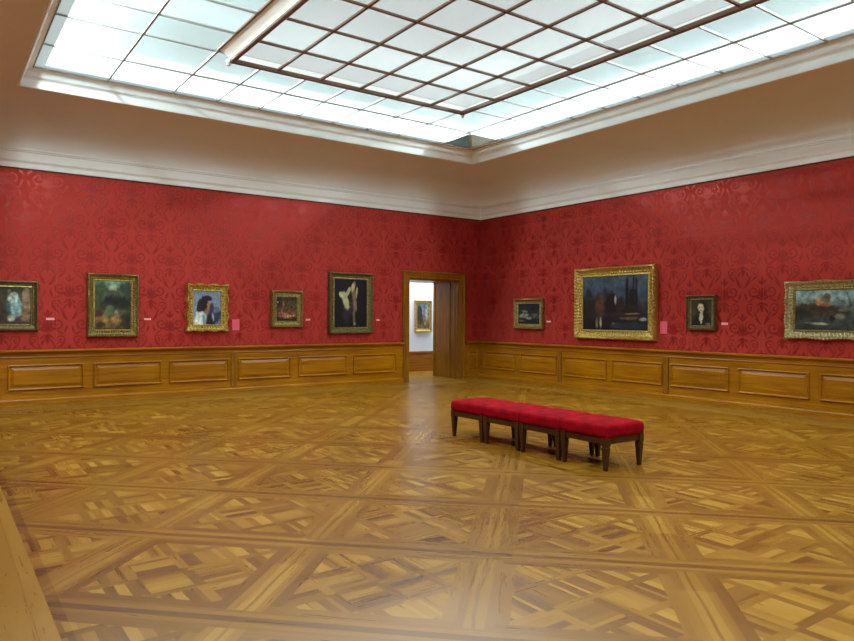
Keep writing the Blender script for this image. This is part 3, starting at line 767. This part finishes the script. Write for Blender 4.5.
# 7 big dusk scene with tall dark trees
f7 = painter(bands((0, (18, 16, 18)), (0.2, (30, 26, 26)), (0.42, (44, 44, 52)), (0.6, (58, 72, 90)), (1, (66, 82, 98))),
  [(0.22, 0.42, 0.24, 0.22, 0, (36, 34, 36), 0.5), (0.10, 0.66, 0.05, 0.12, 0, (40, 46, 52), 0.6), (0.36, 0.66, 0.04, 0.14, 0, (48, 50, 52), 0.5), (0.28, 0.44, 0.07, 0.20, 0, (84, 56, 40), 0.6), (0.46, 0.50, 0.10, 0.2, 0, (26, 22, 24), 0.5), (0.52, 0.56, 0.018, 0.09, 0, (176, 172, 160), 0.6), (0.60, 0.48, 0.04, 0.14, 0, (46, 38, 32), 0.5),
   (0.695, 0.62, 0.024, 0.36, 0, (20, 22, 26), 0.25), (0.755, 0.50, 0.035, 0.24, 0, (22, 24, 28), 0.3), (0.79, 0.64, 0.018, 0.34, 0, (18, 20, 24), 0.25), (0.83, 0.60, 0.020, 0.34, 0, (18, 20, 24), 0.25), (0.74, 0.36, 0.12, 0.10, 0, (30, 28, 28), 0.5), (0.76, 0.30, 0.11, 0.015, 4, (130, 98, 50), 0.6), (0.72, 0.22, 0.12, 0.03, 4, (92, 76, 48), 0.6), (0.93, 0.20, 0.06, 0.03, 0, (128, 142, 150), 0.6),
   (0.29, 0.13, 0.018, 0.10, 0, (168, 158, 140), 0.6), (0.23, 0.12, 0.018, 0.10, 0, (110, 100, 90), 0.6), (0.52, 0.09, 0.06, 0.035, -30, (160, 166, 164), 0.5), (0.72, 0.08, 0.3, 0.07, 0, (34, 44, 56), 0.7)], 7.0, 0.22, 9, 1.4)
pic('R', -5.28, -3.2, 1.10, 2.62, 0.20, 0.14, (M['gold_bright'], M['gold_bright']), f7,
    'largest painting, dusk scene with tall dark trees, in a heavy carved gold frame', orn=0.55, bead=0.075)
# 8 small portrait
f8 = painter(bands((0, (34, 34, 24)), (0.5, (64, 64, 46)), (1, (50, 52, 38))),
  [(0.50, 0.20, 0.42, 0.34, 0, (22, 20, 20), 0.3), (0.52, 0.66, 0.26, 0.30, 0, (26, 22, 20), 0.3), (0.46, 0.68, 0.15, 0.19, 0, (206, 186, 140), 0.25), (0.48, 0.42, 0.09, 0.12, 0, (190, 170, 128), 0.3), (0.47, 0.28, 0.12, 0.10, 45, (200, 188, 152), 0.4), (0.40, 0.70, 0.03, 0.02, 0, (80, 58, 40), 0.5), (0.52, 0.70, 0.03, 0.02, 0, (80, 58, 40), 0.5), (0.46, 0.58, 0.05, 0.015, 0, (140, 70, 56), 0.5), (0.48, 0.14, 0.04, 0.08, 0, (190, 180, 150), 0.5), (0.80, 0.06, 0.12, 0.05, 0, (104, 96, 80), 0.6)], 8.0, 0.12, 10)
pic('R', -6.555, -5.97, 1.335, 1.98, 0.085, 0.10, (M['gold_dark'], M['gold_pale']), f8,
    'small portrait of a dark-haired woman in black, in a dark olive frame', orn=0.1)
# 9 wide marsh landscape
f9 = painter(bands((0, (44, 48, 42)), (0.25, (50, 60, 54)), (0.45, (56, 58, 48)), (0.58, (92, 104, 100)), (0.8, (126, 148, 148)), (1, (134, 162, 164))),
  [(0.20, 0.50, 0.24, 0.16, -6, (62, 50, 38), 0.3), (0.42, 0.44, 0.14, 0.10, 0, (56, 50, 38), 0.4), (0.08, 0.40, 0.09, 0.12, 0, (44, 42, 34), 0.6), (0.33, 0.80, 0.035, 0.13, 0, (96, 84, 54), 0.4), (0.25, 0.71, 0.04, 0.09, 0, (188, 134, 84), 0.3), (0.31, 0.62, 0.05, 0.04, -30, (138, 78, 54), 0.4), (0.17, 0.72, 0.05, 0.04, 0, (126, 134, 130), 0.6), (0.5, 0.50, 0.06, 0.04, 0, (104, 96, 80), 0.5), (0.46, 0.34, 0.05, 0.07, 0, (118, 116, 100), 0.5), (0.38, 0.30, 0.03, 0.06, 0, (26, 26, 24), 0.5),
   (0.56, 0.62, 0.012, 0.26, 6, (70, 84, 74), 0.6), (0.63, 0.66, 0.010, 0.28, -5, (66, 82, 74), 0.6), (0.70, 0.6, 0.02, 0.24, 3, (66, 84, 74), 0.6), (0.80, 0.62, 0.03, 0.26, 6, (66, 84, 74), 0.6), (0.90, 0.6, 0.03, 0.26, -4, (70, 88, 78), 0.6), (0.25, 0.16, 0.12, 0.03, -8, (132, 130, 110), 0.6), (0.8, 0.18, 0.2, 0.08, 0, (38, 46, 40), 0.7)], 9.0, 0.3, 9, 2.2)
pic('R', -9.60, -7.80, 1.22, 2.17, 0.155, 0.13, (M['gold_pale'], M['gold_dull']), f9,
    'wide marsh landscape in a pale ornate frame, cut by the photo edge', orn=0.5, scallop=0.012, bead=0.06)
# 10 in the next room
f10 = painter(bands((0, (96, 78, 50)), (0.3, (110, 94, 66)), (0.5, (96, 112, 120)), (1, (92, 112, 132))),
  [(0.22, 0.55, 0.2, 0.34, 0, (42, 46, 46), 0.4), (0.32, 0.30, 0.2, 0.14, 0, (64, 56, 44), 0.5), (0.80, 0.60, 0.10, 0.32, 0, (176, 160, 116), 0.4), (0.66, 0.25, 0.2, 0.10, 0, (140, 110, 70), 0.5), (0.5, 0.25, 0.05, 0.12, 0, (110, 48, 44), 0.5)], 10.0, 0.3, 9)
MAP['B'] = lambda a, d, z: (a, 2.55-d, z)
def pic_b():
    k = (-CAM.y+2.46)/(-CAM.y+2.5)
    o = picture('B', -0.30, 0.28, 1.13, 2.03, 0.085, 0.07, (M['gold_bright'], M['gold_bright']), lambda u, v: f10(1-u, v),
        'upright painting in a bright gold frame on the pale wall beyond the doorway', orn=0.2, group=None)
pic_b()

# ------------------------------------------------------------------ wall labels
def tagcard(wall, a0, a1, z0, z1, m, label, big):
    f = MAP[wall]; am = (a0+a1)/2
    root_loc = Vector(f(am, 0, z0))
    bm = bmesh.new(); box(bm, a0, a1, 0.0, 0.014 if not big else 0.010, z0, z1, lambda a, d, z: tuple(Vector(f(a, d, z))-root_loc))
    o = link('wall_label', bm, m, bevel=0.002, loc=root_loc)
    tag(o, label, 'label', 'labels beside the paintings')
tagcard('L', -9.865, -9.735, 1.455, 1.495, M['tag'], 'small pale label strip right of the painting of the pale draped figure', False)
tagcard('L', -8.24, -8.12, 1.46, 1.495, M['tag'], 'small pale label strip right of the upright wooded landscape', False)
tagcard('L', -6.545, -6.395, 1.255, 1.48, M['card'], 'pink text card right of the bright gold framed woman in white', True)
tagcard('L', -4.92, -4.82, 1.455, 1.495, M['tag'], 'small pale label strip right of the small brown painting', False)
tagcard('L', -3.14, -3.05, 1.455, 1.49, M['tag'], 'small pale label strip between the tall black painting and the doorway', False)
tagcard('R', -2.50, -2.37, 1.44, 1.48, M['tag'], 'small pale label strip right of the small grey painting near the corner', False)
tagcard('R', -5.57, -5.41, 1.25, 1.49, M['card'], 'pink text card right of the largest painting', True)
tagcard('R', -6.81, -6.69, 1.435, 1.48, M['tag'], 'small pale label strip right of the small portrait', False)
